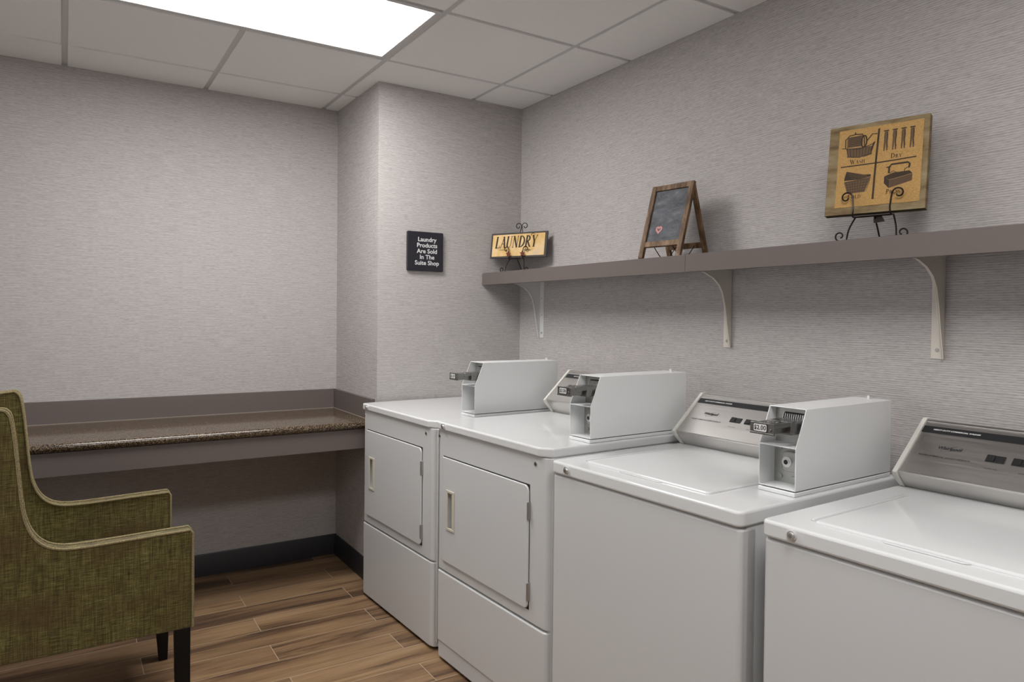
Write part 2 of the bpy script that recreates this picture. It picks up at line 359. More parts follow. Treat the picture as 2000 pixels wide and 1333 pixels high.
# ------------------------------------------------------------------ armchair (faces +x)
ax, ay = -1.79, -1.18
ch = thing('armchair', 'olive green tweed armchair with curved wing sides and dark square legs', 'armchair', (ax, ay, 0))
prof = [(0, .345), (0, .655), (-.006, .662), (-.09, .660), (-.18, .657), (-.277, .654), (-.335, .655), (-.368, .661), (-.393, .672), (-.415, .692), (-.430, .716), (-.441, .745), (-.447, .771), (-.454, .824), (-.461, .906), (-.469, .995), (-.476, 1.048), (-.483, 1.068), (-.495, 1.078), (-.52, 1.076), (-.62, 1.062), (-.655, 1.050), (-.668, 1.03), (-.66, .70), (-.64, .345)]
for s in (-1, 1):
    y0, y1 = (-.312, -.262) if s < 0 else (.262, .312)
    b = bm_new(); prism(b, prof, lambda u, v, d: (u, d, v), y0, y1)
    sp = obj('side_panel', b, 'fabric', ch, bevel=.006, seg=2, angle=50)
    sub = prof[0:23]
    b = bm_new(); sub = smoothline([Vector((u, 0, v)) for u, v in sub[2:21]], 3)
    sub = [Vector((0.002, 0, .347)), Vector((.002, 0, .50)), Vector((.002, 0, .652))]+sub
    for yy in (y0-.0005, y1+.0005): tube(b, [p+Vector((0, yy, .001)) for p in sub], .0042, 8)
    obj('piping', b, 'piping', sp)
b = bm_new(); prism(b, [(-.50, .36), (-.515, .60), (-.535, .90), (-.55, 1.045), (-.57, 1.06), (-.625, 1.05), (-.655, 1.03), (-.645, .70), (-.63, .36)], lambda u, v, d: (u, d, v), -.2615, .2615)
obj('backrest', b, 'fabric', ch, bevel=.015, seg=3, angle=50)
b = bm_new(); box(b, -.63, -.012, -.2615, .2615, .346, .415); obj('seat_rail', b, 'fabric', ch, bevel=.008)
b = bm_new(); prism(b, rrect(-.505, -.008, -.258, .258, .03), lambda u, v, d: (u, v, d), .417, .525); obj('seat_cushion', b, 'fabric', ch, bevel=.022, seg=4, angle=50)
for sx in (0, 1):
    for sy in (-1, 1):
        b = bm_new(); yt = (-.309, -.263) if sy < 0 else (.263, .309)
        if sx == 0: top = (-.050, -.004); bot = (-.036, -.006)
        else: top = (-.625, -.58); bot = (-.655, -.625)
        yb = (yt[0]+.004, yt[1]-.014) if sy < 0 else (yt[0]+.014, yt[1]-.004)
        A = [b.verts.new((x, y, .3455)) for x, y in ((top[0], yt[0]), (top[1], yt[0]), (top[1], yt[1]), (top[0], yt[1]))]
        mid = [(top[0]+.002, top[1])] 
        Mi = [b.verts.new((x, y, .10)) for x, y in ((top[0]+(bot[0]-top[0])*.35, yt[0]), (top[1]+(bot[1]-top[1])*.35, yt[0]), (top[1]+(bot[1]-top[1])*.35, yt[1]), (top[0]+(bot[0]-top[0])*.35, yt[1]))]
        B = [b.verts.new((x, y, 0)) for x, y in ((bot[0], yb[0]), (bot[1], yb[0]), (bot[1], yb[1]), (bot[0], yb[1]))]
        b.faces.new(A); b.faces.new(B[::-1])
        for P, Q in ((A, Mi), (Mi, B)):
            for k in range(4): b.faces.new((P[k], Q[k], Q[(k+1) % 4], P[(k+1) % 4]))
        obj('leg', b, 'leg', ch, bevel=.002)

# ------------------------------------------------------------------ laundry machines
# local frame of a machine: x = towards the wall, -y = to the right along the front, z up; origin = front left corner
def front_cyl(bm, s, z, r, h, t=0, mi=0, n=20): cyl(bm, (t, -s, z), (-1, 0, 0), r, h, n, mi)
def lock(parent, s, z, t):
    b = bm_new(); front_cyl(b, s, z, .0105, .006, t, 0, 24); front_cyl(b, s, z, .0075, .009, t, 0, 20)
    front_cyl(b, s, z, .0045, .0094, t, 1, 12); box(b, t-.0098, t-.009, -s-.0008, -s+.0008, z-.004, z+.004, 1)
    return obj('lock', b, ['chrome', 'screw'], parent)
def coin_box(root, W, zt, f, hk, ht, back, price, bw=.108, skew=0):
    """steel coin meter case, f = front t, open recess at its front"""
    s1 = W-.012; s0 = s1-bw; sh = .0025; dz = zt+.014; K = f+.0; TF = f+.042; Z = zt+ht; KZ = zt+hk; rec = f+.063
    side = [(f, dz), (f, KZ), (TF, Z), (back, Z), (back, dz)]
    b = bm_new()
    for a, c in ((s0, s0+sh), (s1-sh, s1)): prism(b, side, lambda u, v, d: (u, -d, v), a, c)
    box(b, TF, back, -s1+sh, -s0-sh, Z-sh, Z); box(b, back-sh, back, -s1+sh, -s0-sh, dz, Z-sh); box(b, f, back-sh, -s1+sh, -s0-sh, dz, dz+sh)
    prism(b, [(f, KZ-.003), (f, KZ), (rec+.012, KZ), (rec+.012, KZ-.003)], lambda u, v, d: (u, -d, v), s0+sh, s1-sh)
    cb = obj('coin_box', b, 'boxpaint', root, bevel=.0008, seg=2)
    b = bm_new(); box(b, f-.003, back, -s1, -s0, zt+.0003, zt+.011); obj('box_base', b, 'boxpaint', cb, bevel=.002)
    # recessed metal plates
    b = bm_new(); box(b, rec, rec+.003, -s1+sh, -s0-sh, dz+sh, KZ-.003); 
    for s_, z_ in ((s0+.022, dz+.018), (s1-.02, dz+.018), (s0+.02, KZ-.016)): front_cyl(b, s_, z_, .006, .003, rec, 0, 12)
    box(b, rec-.004, rec, -s1+.02, -s0-.055, dz+.012, dz+.022)
    obj('lower_plate', b, 'zinc', cb)
    b = bm_new(); box(b, rec+.004, rec+.007, -s1+sh, -s0-sh, KZ, Z-sh); obj('upper_plate', b, 'zinc', cb)
    # lock housing
    cs = (s0+s1)/2+.004; cz = dz+.062
    b = bm_new(); prism(b, rrect(cs-.020, cs+.030, cz-.026, cz+.026, .010), lambda u, v, d: (d, -u, v), rec-.020, rec)
    obj('lock_housing', b, 'zinc', cb, bevel=.003)
    b = bm_new(); front_cyl(b, cs-.002, cz, .0135, .006, rec-.02, 0, 24); front_cyl(b, cs-.002, cz, .009, .009, rec-.02, 0, 20)
    front_cyl(b, cs-.002, cz, .0062, .0094, rec-.02, 1, 12); obj('key_lock', b, ['chrome', 'dark'], cb)
    # coin slots: a comb of slanted fins above the slide
    zs = zt+.193 if ht > .215 else zt+.190; zlo, zhi = min(zs-.008, Z-.04), min(zs+.014, Z-.018)
    b = bm_new(); box(b, rec+.0015, rec+.004, -s1+.020, -s0-.030, zlo-.004, zhi+.003, 1)
    n = 9
    for k in range(n+1):
        u = s0+.030+(bw-.052)*k/n
        prism(b, [(u, zhi), (u+.0028, zhi), (u-.0012, zlo), (u-.004, zlo)], lambda a, v, d: (d, -a, v), rec-.006, rec+.0035, 0)
    obj('coin_slots', b, ['chrome', 'dark'], cb)
    # slide with tongue and price plate
    pz0, pz1 = zt+.158, zt+.187; pt = f-.078; ps0, ps1 = s1-.078, s1-.009; pc = (ps0+ps1)/2
    b = bm_new()
    box(b, pt, pt+.006, -ps1, -ps0, pz0, pz1)
    box(b, pt-.0015, pt, -ps1, -ps0, pz0, pz0+.005)
    # tongue: rounded tray plate
    tray = [(pt+.006, pc-.030), (f-.02, pc-.033), (rec+.003, pc-.033), (rec+.003, pc+.033), (f-.02, pc+.033), (pt+.006, pc+.030)]
    prism(b, tray, lambda u, v, d: (u, -v, d), pz1-.012, pz1-.002)
    box(b, pt+.006, f+.0, -pc-.022, -pc+.022, pz0+.001, pz1-.0125)
    box(b, f-.010, rec+.004, -pc-.034, -pc+.034, pz0-.004, pz1-.0005)
    tube(b, [(f-.012, -pc+.034, pz0-.002), (f-.006, -pc+.034, pz1)], .0016, 6); tube(b, [(f-.012, -pc-.034, pz0-.002), (f-.006, -pc-.034, pz1)], .0016, 6)
    cyl(b, (f-.02, -pc, pz1-.002), (0, 0, 1), .012, .0012, 20)
    front_cyl(b, ps1-.010, pz0+.013, .0035, .003, pt, 0, 10)
    obj('coin_slide', b, 'slidemetal', cb, bevel=.0012)
    b = bm_new(); fn = lambda u, v: (pt-.0022, -(pc+u-.004), (pz0+pz1)/2+v+.002)
    prism(b, rrect(-.0205, .0205, -.0105, .0105, .003, 3), lambda u, v, d: (pt-d, -(pc+u-.004), (pz0+pz1)/2+v+.002), .0003, .0012, 1)
    prism(b, rrect(-.0185, .0185, -.0088, .0088, .003, 3), lambda u, v, d: (pt-d, -(pc+u-.004), (pz0+pz1)/2+v+.002), .0012, .0019, 0)
    add_text(b, price, .0155, lambda u, v: (pt-.0023, -(pc+u-.004), (pz0+pz1)/2+v+.002), mi=1, bold=.0003)
    obj('price_label', b, ['whiteink', 'ink'], cb, smooth=False)
    b = bm_new(); cyl(b, (back-.022, -(s0+.055), Z), (0, 0, 1), .0095, .008, 20); cyl(b, (back-.022, -(s0+.055), Z+.008), (0, 0, 1), .0065, .0015, 16)
    obj('top_lock', b, 'chrome', cb)
    return cb
def console(root, W, zt, nose, top, title, full=True, end=None):
    """slanted control console across the rear of the top"""
    s0, s1 = .010, (W-.010 if end is None else end); tt, tz = top; nt, nz = nose
    bt = nt+.042; dz = zt+.0005
    P = [(tt, zt+tz), (nt, zt+nz), (nt+.003, zt+nz-.008), (bt, dz), (tt+.055, dz), (tt+.055, zt+tz-.03), (tt+.02, zt+tz)]
    b = bm_new(); prism(b, P, lambda u, v, d: (u, -d, v), s0+.012, s1-.012)
    dv = Vector((nt-tt, nz-tz)); L = dv.length; dv.normalize(); nv = Vector((dv.y, -dv.x)); nv = nv if nv.x < 0 else -nv
    def face(u, v, h=.0006): # u = s, v = fraction down the slope
        q = Vector((tt, zt+tz))+dv*(v*L)+nv*h; return (q.x, -u, q.y)
    prism(b, [(s0+.0125, -.01), (s1-.0125, -.01), (s1-.0125, .035), (s0+.0125, .035)], lambda u, v, d: face(u, v, d), 0, .003)
    prism(b, [(s0+.0125, .975), (s1-.0125, .975), (s1-.0125, 1.0), (s0+.0125, 1.0)], lambda u, v, d: face(u, v, d), 0, .003)
    co = obj('control_console', b, 'brushed', root, bevel=.001)
    b = bm_new(); poly2(b, [(s0+.0125, .10), (s1-.0125, .10), (s1-.0125, .225), (s0+.0125, .225)], lambda u, v: face(u, v, .0004)); obj('black_band', b, 'blackband', co, smooth=False)
    for a, c in ((s0, s0+.012), (s1-.012, s1)):
        b = bm_new()
        Q = [(tt-.002, zt+tz+.006), (nt-.009, zt+nz), (nt-.003, zt+nz-.014), (bt-.006, dz), (bt+.012, dz), (bt+.010, zt+.02), (tt+.058, zt+.02), (tt+.058, zt+tz-.03), (tt+.02, zt+tz+.006)]
        prism(b, Q, lambda u, v, d: (u, -d, v), a, c); front_cyl(b, (a+c)/2, zt+.012, .0028, .002, bt-.004, 1, 10)
        obj('end_cap', b, ['endcap', 'screw'], co, bevel=.002)
    U = lambda u, v: face(u, .5-v/L, .0009)      # metres on the face about its centre line
    b = bm_new()
    def tx(body, size, s, vf, **kw): add_text(b, body, size, lambda u, v: face(s+u, vf-v/L, .0009), **kw)
    tx(title, .0064, s0+.040 if full else s0+.062, .16, mi=1, shear=.25, bold=.00018, align='LEFT', sx=1.08)
    tx('Whirlpool', .0140, s0+.103, .47, mi=0, shear=.25, bold=.0003)
    ell = [(math.cos(a)*.025, math.sin(a)*.0065) for a in [2*PI*k/24*.86+.9 for k in range(25)]]
    rot = math.radians(24); ribbon(b, [(x*math.cos(rot)-y*math.sin(rot), x*math.sin(rot)+y*math.cos(rot)) for x, y in ell], .0006, lambda u, v: face(s0+.108+u, .475-v/L, .0008), 0)
    tx('RELIABLE COMMERCIAL LAUNDRY PRODUCTS', .0060, s0+.100, .635, mi=0, bold=.0001)
    tx('WATER LEVEL', .0048, s0+.214, .70, mi=0)
    tx('SPEED', .0048, s0+.280, .70, mi=0)
    obj('lettering', b, ['ink', 'whiteink'], co, smooth=False)
    if full:
        for sb in (s0+.194, s0+.252):
            b = bm_new(); bt_ = [(sb, .475), (sb+.042, .475), (sb+.042, .59), (sb, .59)]
            prism(b, bt_, lambda u, v, d: face(u, v, d), .0003, .0022)
            prism(b, [(sb+.002, .485), (sb+.020, .485), (sb+.020, .58), (sb+.002, .58)], lambda u, v, d: face(u, v, d), .0022, .0052)
            prism(b, [(sb+.022, .485), (sb+.040, .485), (sb+.040, .58), (sb+.022, .58)], lambda u, v, d: face(u, v, d), .0022, .0028)
            obj('rocker_switch', b, 'blackplastic', co, bevel=.0004)
    return co

def dryer(name_label, x, y, a, W, zt, box_f, box_h, box_k, has_console, cons=None, toe=.079):
    r = thing('clothes_dryer', name_label, 'clothes dryer', (x, y, 0), a, 'coin dryers in the row')
    D = .72; zb = .012; zg = .361; th = .031
    sp = lambda u, v, d: (u, -v, d)
    b = bm_new(); prism(b, rrect(.016, D, .0, W, .014, 4, (0, 0, 0, 0)), sp, .03, zt-th-.0005)
    obj('cabinet', b, 'white', r, bevel=.004)
    b = bm_new(); prism(b, [(.03, 0.002), (.012, .002), (.004, .004), (.0, .012), (.0, W-.030), (.003, W-.018), (.010, W-.008), (.030, W)], sp, zg+.004, zt-th-.0015)
    fp = obj('front_panel', b, 'white', r, bevel=.003)
    b = bm_new()
    prism(b, [(.03, 0.002), (.010, .002), (.001, .004), (-.003, .012), (-.003, W-.030), (.0, W-.018), (.007, W-.008), (.030, W)], sp, toe-.001, zg-.004)
    prism(b, [(.03, 0.002), (.012, .002), (.004, .004), (.001, .012), (.001, W-.030), (.004, W-.018), (.010, W-.008), (.030, W)], sp, zb, toe)
    obj('kick_panel', b, 'white', r, bevel=.004, seg=3)
    b = bm_new(); box(b, .045, D-.02, -W+.02, -.02, .0, .031); obj('base', b, 'dark', r)
    # top panel with clipped right front corner
    b = bm_new(); prism(b, [(-.006, .004), (-.010, .010), (-.010, W-.050), (-.007, W-.040), (.016, W-.008), (.026, W-.001), (D, W+.001), (D, -.002), (.01, -.002)], sp, zt-th, zt)
    obj('top_panel', b, 'whitetop', r, bevel=.006, seg=3, angle=50)
    # door
    ds0, ds1, dz0, dz1 = .045, W-.103, .405, .812
    b = bm_new(); pts = rrect(ds0, ds1, dz0, dz1, .022, 5, (1, 0, 0, 1)) 
    prism(b, pts, lambda u, v, d: (d, -u, v), -.0075, -.0001)
    dr = obj('door', b, 'white', r, bevel=.0040, seg=3, angle=50)
    hs0, hs1, hz0, hz1 = ds0+.037, ds0+.100, .535, .690
    bmod = dr.modifiers.get('bevel')
    hole = (-hs1+.006, -hs0-.006, hz0+.006, hz1-.006)
    carve(dr, [(-.03, .01, *hole)]); carve(fp, [(-.03, .020, *hole)])
    b = bm_new()
    for q in ((-hs1, -hs0, hz0, hz0+.010), (-hs1, -hs0, hz1-.010, hz1), (-hs1, -hs1+.013, hz0+.010, hz1-.010), (-hs0-.013, -hs0, hz0+.010, hz1-.010)): box(b, -.0112, -.0076, *q)
    box(b, -.0108, .012, -hs1+.0065, -hs1+.018, hz0+.011, hz1-.011)          # slanted grip lip
    box(b, .0165, .0195, -hs1+.0065, -hs0-.0065, hz0+.0065, hz1-.0065, 1)  # pocket floor in darker cream, the recess shade put into its colour
    obj('door_handle', b, ['cream', 'creamshade'], dr, bevel=.0015)
    # flat dark strips painting the shadow gap all round the door
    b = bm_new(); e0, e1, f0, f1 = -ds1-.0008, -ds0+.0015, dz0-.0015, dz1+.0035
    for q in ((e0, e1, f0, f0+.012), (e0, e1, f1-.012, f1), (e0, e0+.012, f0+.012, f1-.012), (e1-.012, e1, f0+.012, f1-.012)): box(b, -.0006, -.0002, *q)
    obj('door_gap_shade', b, 'dark', r)
    for zc in (.730, .465):
        b = bm_new(); box(b, -.008, .0, -ds1-.006, -ds1+.001, zc-.030, zc+.030); tube(b, [(-.010, -ds1-.003, zc-.030), (-.010, -ds1-.003, zc+.030)], .003, 8); obj('hinge', b, 'screw', r, bevel=.001)
    lock(r, .060, zt-.014, -.010)
    for s_ in (.012, W-.072):
        b = bm_new(); front_cyl(b, s_, zt-.058, .0065, .003, 0, 0, 14); front_cyl(b, s_, zt-.058, .003, .0034, 0, 1, 6); obj('screw', b, ['screw', 'dark'], r)
    if has_console: console(r, W, zt, *cons, 'HEAVY DUTY COMMERCIAL DRYER', full=False, end=W-.012-.108-.002)
    coin_box(r, W, zt, box_f, box_k, box_h, .635, '$2.00')
    return r
def washer(label, x, y, a, W, zt, cons, boxed):
    r = thing('washing_machine', label, 'washing machine', (x, y, 0), a, 'coin washers in the row')
    D = .70; th = .038; sp = lambda u, v, d: (u, -v, d)
    b = bm_new(); box(b, .022, D, -W+.003, -.003, .03, zt-th-.001); obj('cabinet', b, 'white', r, bevel=.004)
    b = bm_new(); prism(b, rrect(0, .06, .003, W-.003, .012, 5, (0, 1, 1, 0)), sp, .02, zt-th-.003)
    b.faces.ensure_lookup_table(); obj('front_panel', b, 'white', r, bevel=.007, seg=3, angle=60)
    b = bm_new(); box(b, .06, D-.02, -W+.03, -.03, .0, .031); obj('base', b, 'dark', r)
    b = bm_new(); prism(b, rrect(-.006, D, -.001, W+.001, .018, 5, (0, 1, 1, 0)), sp, zt-th, zt)
    obj('top_panel', b, 'whitetop', r, bevel=.0065, seg=4, angle=60)
    # lid in a shallow groove
    s0, s1, t0, t1 = .086, (W-.150 if boxed else W-.150), .062, .482
    b = bm_new(); prism(b, rrect(t0, t1, s0, s1, .012), sp, zt-.004, zt+.0055)
    ld = obj('lid', b, 'whitetop', r, bevel=.005, seg=3)
    b = bm_new(); tube(b, [(t0+.012, -s0+.010, zt-.0005), (t0+.016, -s0+.010, zt+.0015), (t1-.016, -s0+.010, zt+.0015), (t1-.012, -s0+.010, zt-.0005)], .0042, 12); obj('edge_bead', b, 'whitetop', r)
    b = bm_new(); mid = (s0+s1)/2
    prism(b, [(t0-.012, mid-.075), (t0-.003, mid-.083), (t0-.003, mid+.083), (t0-.012, mid+.075)], sp, zt+.0002, zt+.0030); obj('lift_notch', b, 'whitetop', ld, bevel=.001)
    lock(r, .080, zt-.018, -.006)
    console(r, W, zt, *cons, 'HEAVY DUTY COMMERCIAL WASHER', end=(W-.012-.108-.002 if boxed else None))
    if boxed: coin_box(r, W, zt, .220, .122, .216, .670, '$2.00')
    return r
dryer('white front loading dryer at the far end beside the counter', -.912, -.665, .045, .72, .936, .195, .229, .132, False, None, .016)
dryer('second white dryer with slanted metal console, between far dryer and first washer', -.888, -1.437, .045, .725, .946, .177, .219, .122, True, ((.518, .055), (.650, .176)))
washer('white top loading washer with coin box priced two dollars, in the middle of the row', -.868, -2.195, .045, .71, .921, ((.526, .049), (.665, .168)), True)
washer('white top loading washer nearest the camera, cut off by the right edge', -.82, -2.948, .045, .71, .916, ((.545, .045), (.700, .170)), False)

# ------------------------------------------------------------------ shelf and brackets
SX, SZ0, SZ1, SJ = -.243, 1.530, 1.5935, -2.128
for y1, y0, lab in ((-PD-.001, SJ+.0006, 'taupe wall shelf section at the far end carrying the laundry sign'), (SJ-.0006, -4.55, 'taupe wall shelf section nearer the camera carrying the wooden picture block')):
    t = thing('wall_shelf', lab, 'shelf', (-.001, (y0+y1)/2, SZ0), 0, 'sections of the long wall shelf'); h = (y1-y0)/2
    b = bm_new(); box(b, SX+.019, 0, -h, h, SZ1-SZ0-.028, SZ1-SZ0); obj('shelf_board', b, 'laminate', t, bevel=.001)
    b = bm_new(); box(b, SX, SX+.0185, -h, h, 0, SZ1-SZ0); obj('fascia', b, 'laminate', t, bevel=.001)
def bracket(y, side, label, mt='bracket'):
    """side: direction (+1 far, -1 near) in which the wall flange leaves the web"""
    t = thing('shelf_bracket', label, 'bracket', (-.0005, y, 1.252), group='brackets under the wall shelf'); zt = SZ1-.0282-1.252; W_ = .036
    web = [(-.002, 0), (-.010, 0), (-.030, .10), (-.040, .16), (-.052, .205), (-.072, .237), (-.105, .262), (-.150, .280), (-.205, .290), (-.205, zt), (-.002, zt)]
    b = bm_new(); prism(b, web, lambda u, v, d: (u, d, v), -.0012, .0012)
    # rolled edge flange following the curve
    for p, q in zip(web[1:8], web[2:9]):
        prism(b, [p, q, (q[0]+.002, q[1]+.001), (p[0]+.002, p[1]+.001)], lambda u, v, d: (u, d, v), -.004, .004)
    obj('web', b, mt, t)
    b = bm_new(); box(b, -.0022, 0, min(0, side*W_), max(0, side*W_), 0, zt); box(b, -.205, 0, min(0, side*W_), max(0, side*W_), zt-.002, zt); obj('flange', b, mt, t, bevel=.0006)
    for z in (.026, .12, .21):
        b = bm_new(); cyl(b, (-.0022, side*W_*.5, z), (-1, 0, 0), .0055 if z < .1 else .0035, .002, 12); obj('screw', b, 'screw', t)
bracket(-.832, -1, 'off-white metal shelf bracket under the laundry sign, nearest the corner', 'bracketwhite')
bracket(-2.134, 1, 'cream metal shelf bracket just right of the shelf joint')
bracket(-2.918, 1, 'cream metal shelf bracket under the wooden picture block, nearest the camera')

# ------------------------------------------------------------------ plaque on the pillar
pq = thing('wall_plaque', 'dark square plaque about laundry products on the pillar wall', 'sign', (-.584, -PD, 1.69))
b = bm_new(); prism(b, rrect(-.100, .100, -.100, .100, .006), lambda u, v, d: (u, -d, v), .0005, .016); obj('panel', b, 'plaque', pq, bevel=.003, seg=3)
b = bm_new()
for k, s in enumerate(('Laundry', 'Products', 'Are Sold', 'In The', 'Suite Shop')): add_text(b, s, .0305, lambda u, v: (u+.008, -.0165, v), u=0, v=.060-.0298*k, bold=.0006, sx=1.04)
obj('lettering', b, 'plaquewhite', pq, smooth=False)

# ------------------------------------------------------------------ stroke lettering for the printed signs
TH, TN = .155, .055
def arc(cx, cy, rx, ry, a0, a1, n=12): return [(cx+rx*math.cos(math.radians(a0+(a1-a0)*i/n)), cy+ry*math.sin(math.radians(a0+(a1-a0)*i/n))) for i in range(n+1)]
def bowl(cx, cy, rx, ry, a0=90, a1=-90, n=12): return arc(cx, cy, rx, ry, a0, a1, n), [TN+(TH-TN)*abs(math.cos(math.radians(a0+(a1-a0)*i/n))) for i in range(n+1)]
def ser(x, y, w=.13): return ([(x-w, y), (x+w, y)], TN)
FONT = {
 'L': (.62, [([(.14, 0), (.14, 1)], TH), ([(.0, 0.02), (.56, .02)], TN), ([(.56, .0), (.56, .22)], TN), ser(.14, .98)]),
 'A': (.78, [([(.10, 0), (.40, 1)], TN), ([(.36, 1), (.66, 0)], TH), ([(.2, .36), (.56, .36)], TN), ser(.08, .02, .09), ser(.66, .02, .12)]),
 'U': (.80, [([(.14, 1), (.14, .3), (.17, .14), (.27, .03)], TH), ([(.27, .03), (.42, .01), (.56, .1), (.62, .3), (.62, 1)], TN), ser(.14, .98), ser(.62, .98, .1)]),
 'N': (.84, [([(.13, 0), (.13, 1)], TN), ([(.13, 1), (.66, 0)], TH), ([(.66, 0), (.66, 1)], TN), ser(.11, .02, .1), ser(.08, .98, .1), ser(.66, .98, .1)]),
 'D': (.82, [([(.15, 0), (.15, 1)], TH), (*bowl(.2, .5, .5, .475),), ser(.15, .02), ser(.15, .98)]),
 'R': (.80, [([(.15, 0), (.15, 1)], TH), (*bowl(.2, .74, .33, .235),), ([(.3, .5), (.66, .02)], TH*.9), ser(.15, .02), ser(.15, .98), ser(.7, .02, .08)]),
 'Y': (.72, [([(.08, 1), (.36, .46)], TH), ([(.66, 1), (.36, .46)], TN), ([(.36, .5), (.36, 0)], TH), ser(.1, .98, .11), ser(.64, .98, .09), ser(.36, .02)]),
 'W': (1.08, [([(.06, 1), (.3, 0)], TH), ([(.3, 0), (.5, .9)], TN), ([(.48, .95), (.72, 0)], TH), ([(.72, 0), (.98, 1)], TN), ser(.08, .98, .11), ser(.96, .98, .09)]),
 'S': (.58, [(arc(.3, .74, .2, .23, 20, 250, 10)+arc(.28, .27, .22, .25, 70, -160, 10), [TN]*6+[TH*.8]*10+[TN]*6)]),
 'H': (.84, [([(.15, 0), (.15, 1)], TH), ([(.66, 0), (.66, 1)], TH), ([(.15, .5), (.66, .5)], TN), ser(.15, .02, .12), ser(.15, .98, .12), ser(.66, .02, .12), ser(.66, .98, .12)]),
 'F': (.64, [([(.15, 0), (.15, 1)], TH), ([(.1, .98), (.56, .98)], TN), ([(.56, 1), (.56, .8)], TN), ([(.15, .52), (.42, .52)], TN), ser(.15, .02)]),
 'O': (.84, [(arc(.4, .5, .32, .48, 0, 360, 24), [TN+(TH-TN)*abs(math.cos(2*PI*i/24)) for i in range(25)])]),
 'P': (.68, [([(.15, 0), (.15, 1)], TH), (*bowl(.2, .73, .33, .25),), ser(.15, .02), ser(.15, .98)]),
 'E': (.66, [([(.15, 0), (.15, 1)], TH), ([(.05, .98), (.56, .98)], TN), ([(.05, .02), (.58, .02)], TN), ([(.56, 1), (.56, .82)], TN), ([(.58, 0), (.58, .2)], TN), ([(.15, .52), (.42, .52)], TN)]),
}
def letters(bm, word, h, u, v, fn, mi=0, small=1.0, shear=0, sx=1, track=.06):
    for k, c in enumerate(word):
        wd, strokes = FONT[c]; hh = h if k == 0 else h*small
        for st in strokes:
            pts, ww = st[0], st[1]
            ribbon(bm, [(u+(x*sx+y*shear)*hh, v+y*hh) for x, y in pts], [q*hh for q in ww] if isinstance(ww, list) else ww*hh, fn, mi)
        u += (wd+track)*hh*sx
    return u
def spiral(c, r0, turns, a0, e1, e2, sgn=1, n=22, shrink=.25):
    out = []
    for i in range(n+1):
        f = i/n; r = r0*(1-(1-shrink)*f); a = a0+sgn*2*PI*turns*f; out.append(Vector(c)+e1*(math.cos(a)*r)+e2*(math.sin(a)*r))
    return out
def easel(root, hook, hz, legdrop, splay, fwd, th, curl, rear, top, r=.0022):
    """wire easel in the frame u=right (local x), n=towards the viewer (local -y), z up; origin on the shelf below the centre"""
    X, Z = Vector((1, 0, 0)), Vector((0, 0, 1)); b = bm_new()
    for s in (-1, 1):
        # foot scroll -> leg -> ledge -> front hook with curl
        foot = Vector((s*(hook+splay), -fwd, r)); elbow = Vector((s*hook, -.004, hz-.004)); ledge = Vector((s*hook, -th-.006, hz-.005))
        fs = spiral((s*(hook+splay+curl*.95), -fwd-.003, curl*.85+r), curl*.85, .95, -PI/2, X*s, Z, 1, 18, .35)
        tube(b, fs[::-1]+[foot]+smoothline([foot+Vector((0, 0, .001)), foot.lerp(elbow, .5)+Vector((s*.004, -.004, 0)), elbow], 4)[1:], r)
        up_ = [elbow, ledge, Vector((s*hook-s*.002, -th-.009, hz+.012)), Vector((s*(hook-.001), -th-.007, hz+top*.55)), Vector((s*(hook+.001), -th-.004, hz+top))]
        sp_ = spiral((s*(hook+.001+curl), -th-.004, hz+top), curl, .95, PI, X*s, Z, -1, 20, .3)
        tube(b, smoothline(up_, 4)+sp_[1:], r)
    tube(b, [(-hook, -.004, hz-.004), (hook, -.004, hz-.004)], r)
    tube(b, [(0, -.002, hz-.004), (0, rear*.5, hz*.5), (0, rear, r)], r)
    return b
# ------------------------------------------------------------------ LAUNDRY sign on a small wire easel
def place(y_c, x_c, ang, name, lab, cat, z=SZ1): return thing(name, lab, cat, (x_c, y_c, z), ang)
def dirang(dx, dy): return math.atan2(dy, dx)
A1 = dirang(.44, -.898)
EL = (-.128, -.800)
es = thing('wire_easel', 'small dark wire easel with scrolled top holding the laundry sign', 'easel', (EL[0], EL[1], SZ1+.0003), A1)
b = easel(es, .043, .078, 0, .016, .030, .010, .016, .055, .045)
for s in (-1, 1):   # twin scrolls rising behind the sign
    X, Z = Vector((1, 0, 0)), Vector((0, 0, 1))
    stem = [Vector((s*.006, .010, .07)), Vector((s*.008, .036, .20)), Vector((s*.004, .042, .232)), Vector((s*.002, .043, .245))]
    sp_ = spiral((s*.0205, .043, .250), .019, 1.0, PI, X*s, Z, -1, 22, .35)
    tube(b, smoothline(stem, 4)+sp_, .0022)
obj('wire_frame', b, 'wire', es)
for s in (-1, 1):
    b = bm_new()
    star = [( (.016 if k % 2 == 0 else .008)*math.sin(2*PI*k/10), (.016 if k % 2 == 0 else .008)*math.cos(2*PI*k/10)) for k in range(10)]
    prism(b, star, lambda u, v, d: (s*.043+u, d, .098+v), -.0225, -.0205)
    obj('rusty_star', b, 'rust', es)
ls = thing('laundry_sign', 'cream rectangular sign reading LAUNDRY with dark edge, on the small wire easel', 'sign', (EL[0], EL[1], SZ1+.078), A1)
lean = .13
def sg(u, v, d): # d towards the viewer
    return (u, v*math.sin(lean)-d*math.cos(lean), v*math.cos(lean)+d*math.sin(lean))
b = bm_new(); prism(b, [(-.168, 0), (.178, 0), (.178, .136), (-.168, .136)], sg, 0.0, .008); obj('board', b, 'signedge', ls, bevel=.001)
b = bm_new(); poly2(b, [(-.158, .010), (.164, .010), (.164, .127), (-.158, .127)], lambda u, v: sg(u, v, .0085)); obj('printed_face', b, 'parch', ls, smooth=False)
b = bm_new(); fn = lambda u, v: sg(u, v, .0090)
letters(b, 'LAUNDRY', .062, -.140, .055, fn, shear=.12, sx=.74, track=.03)
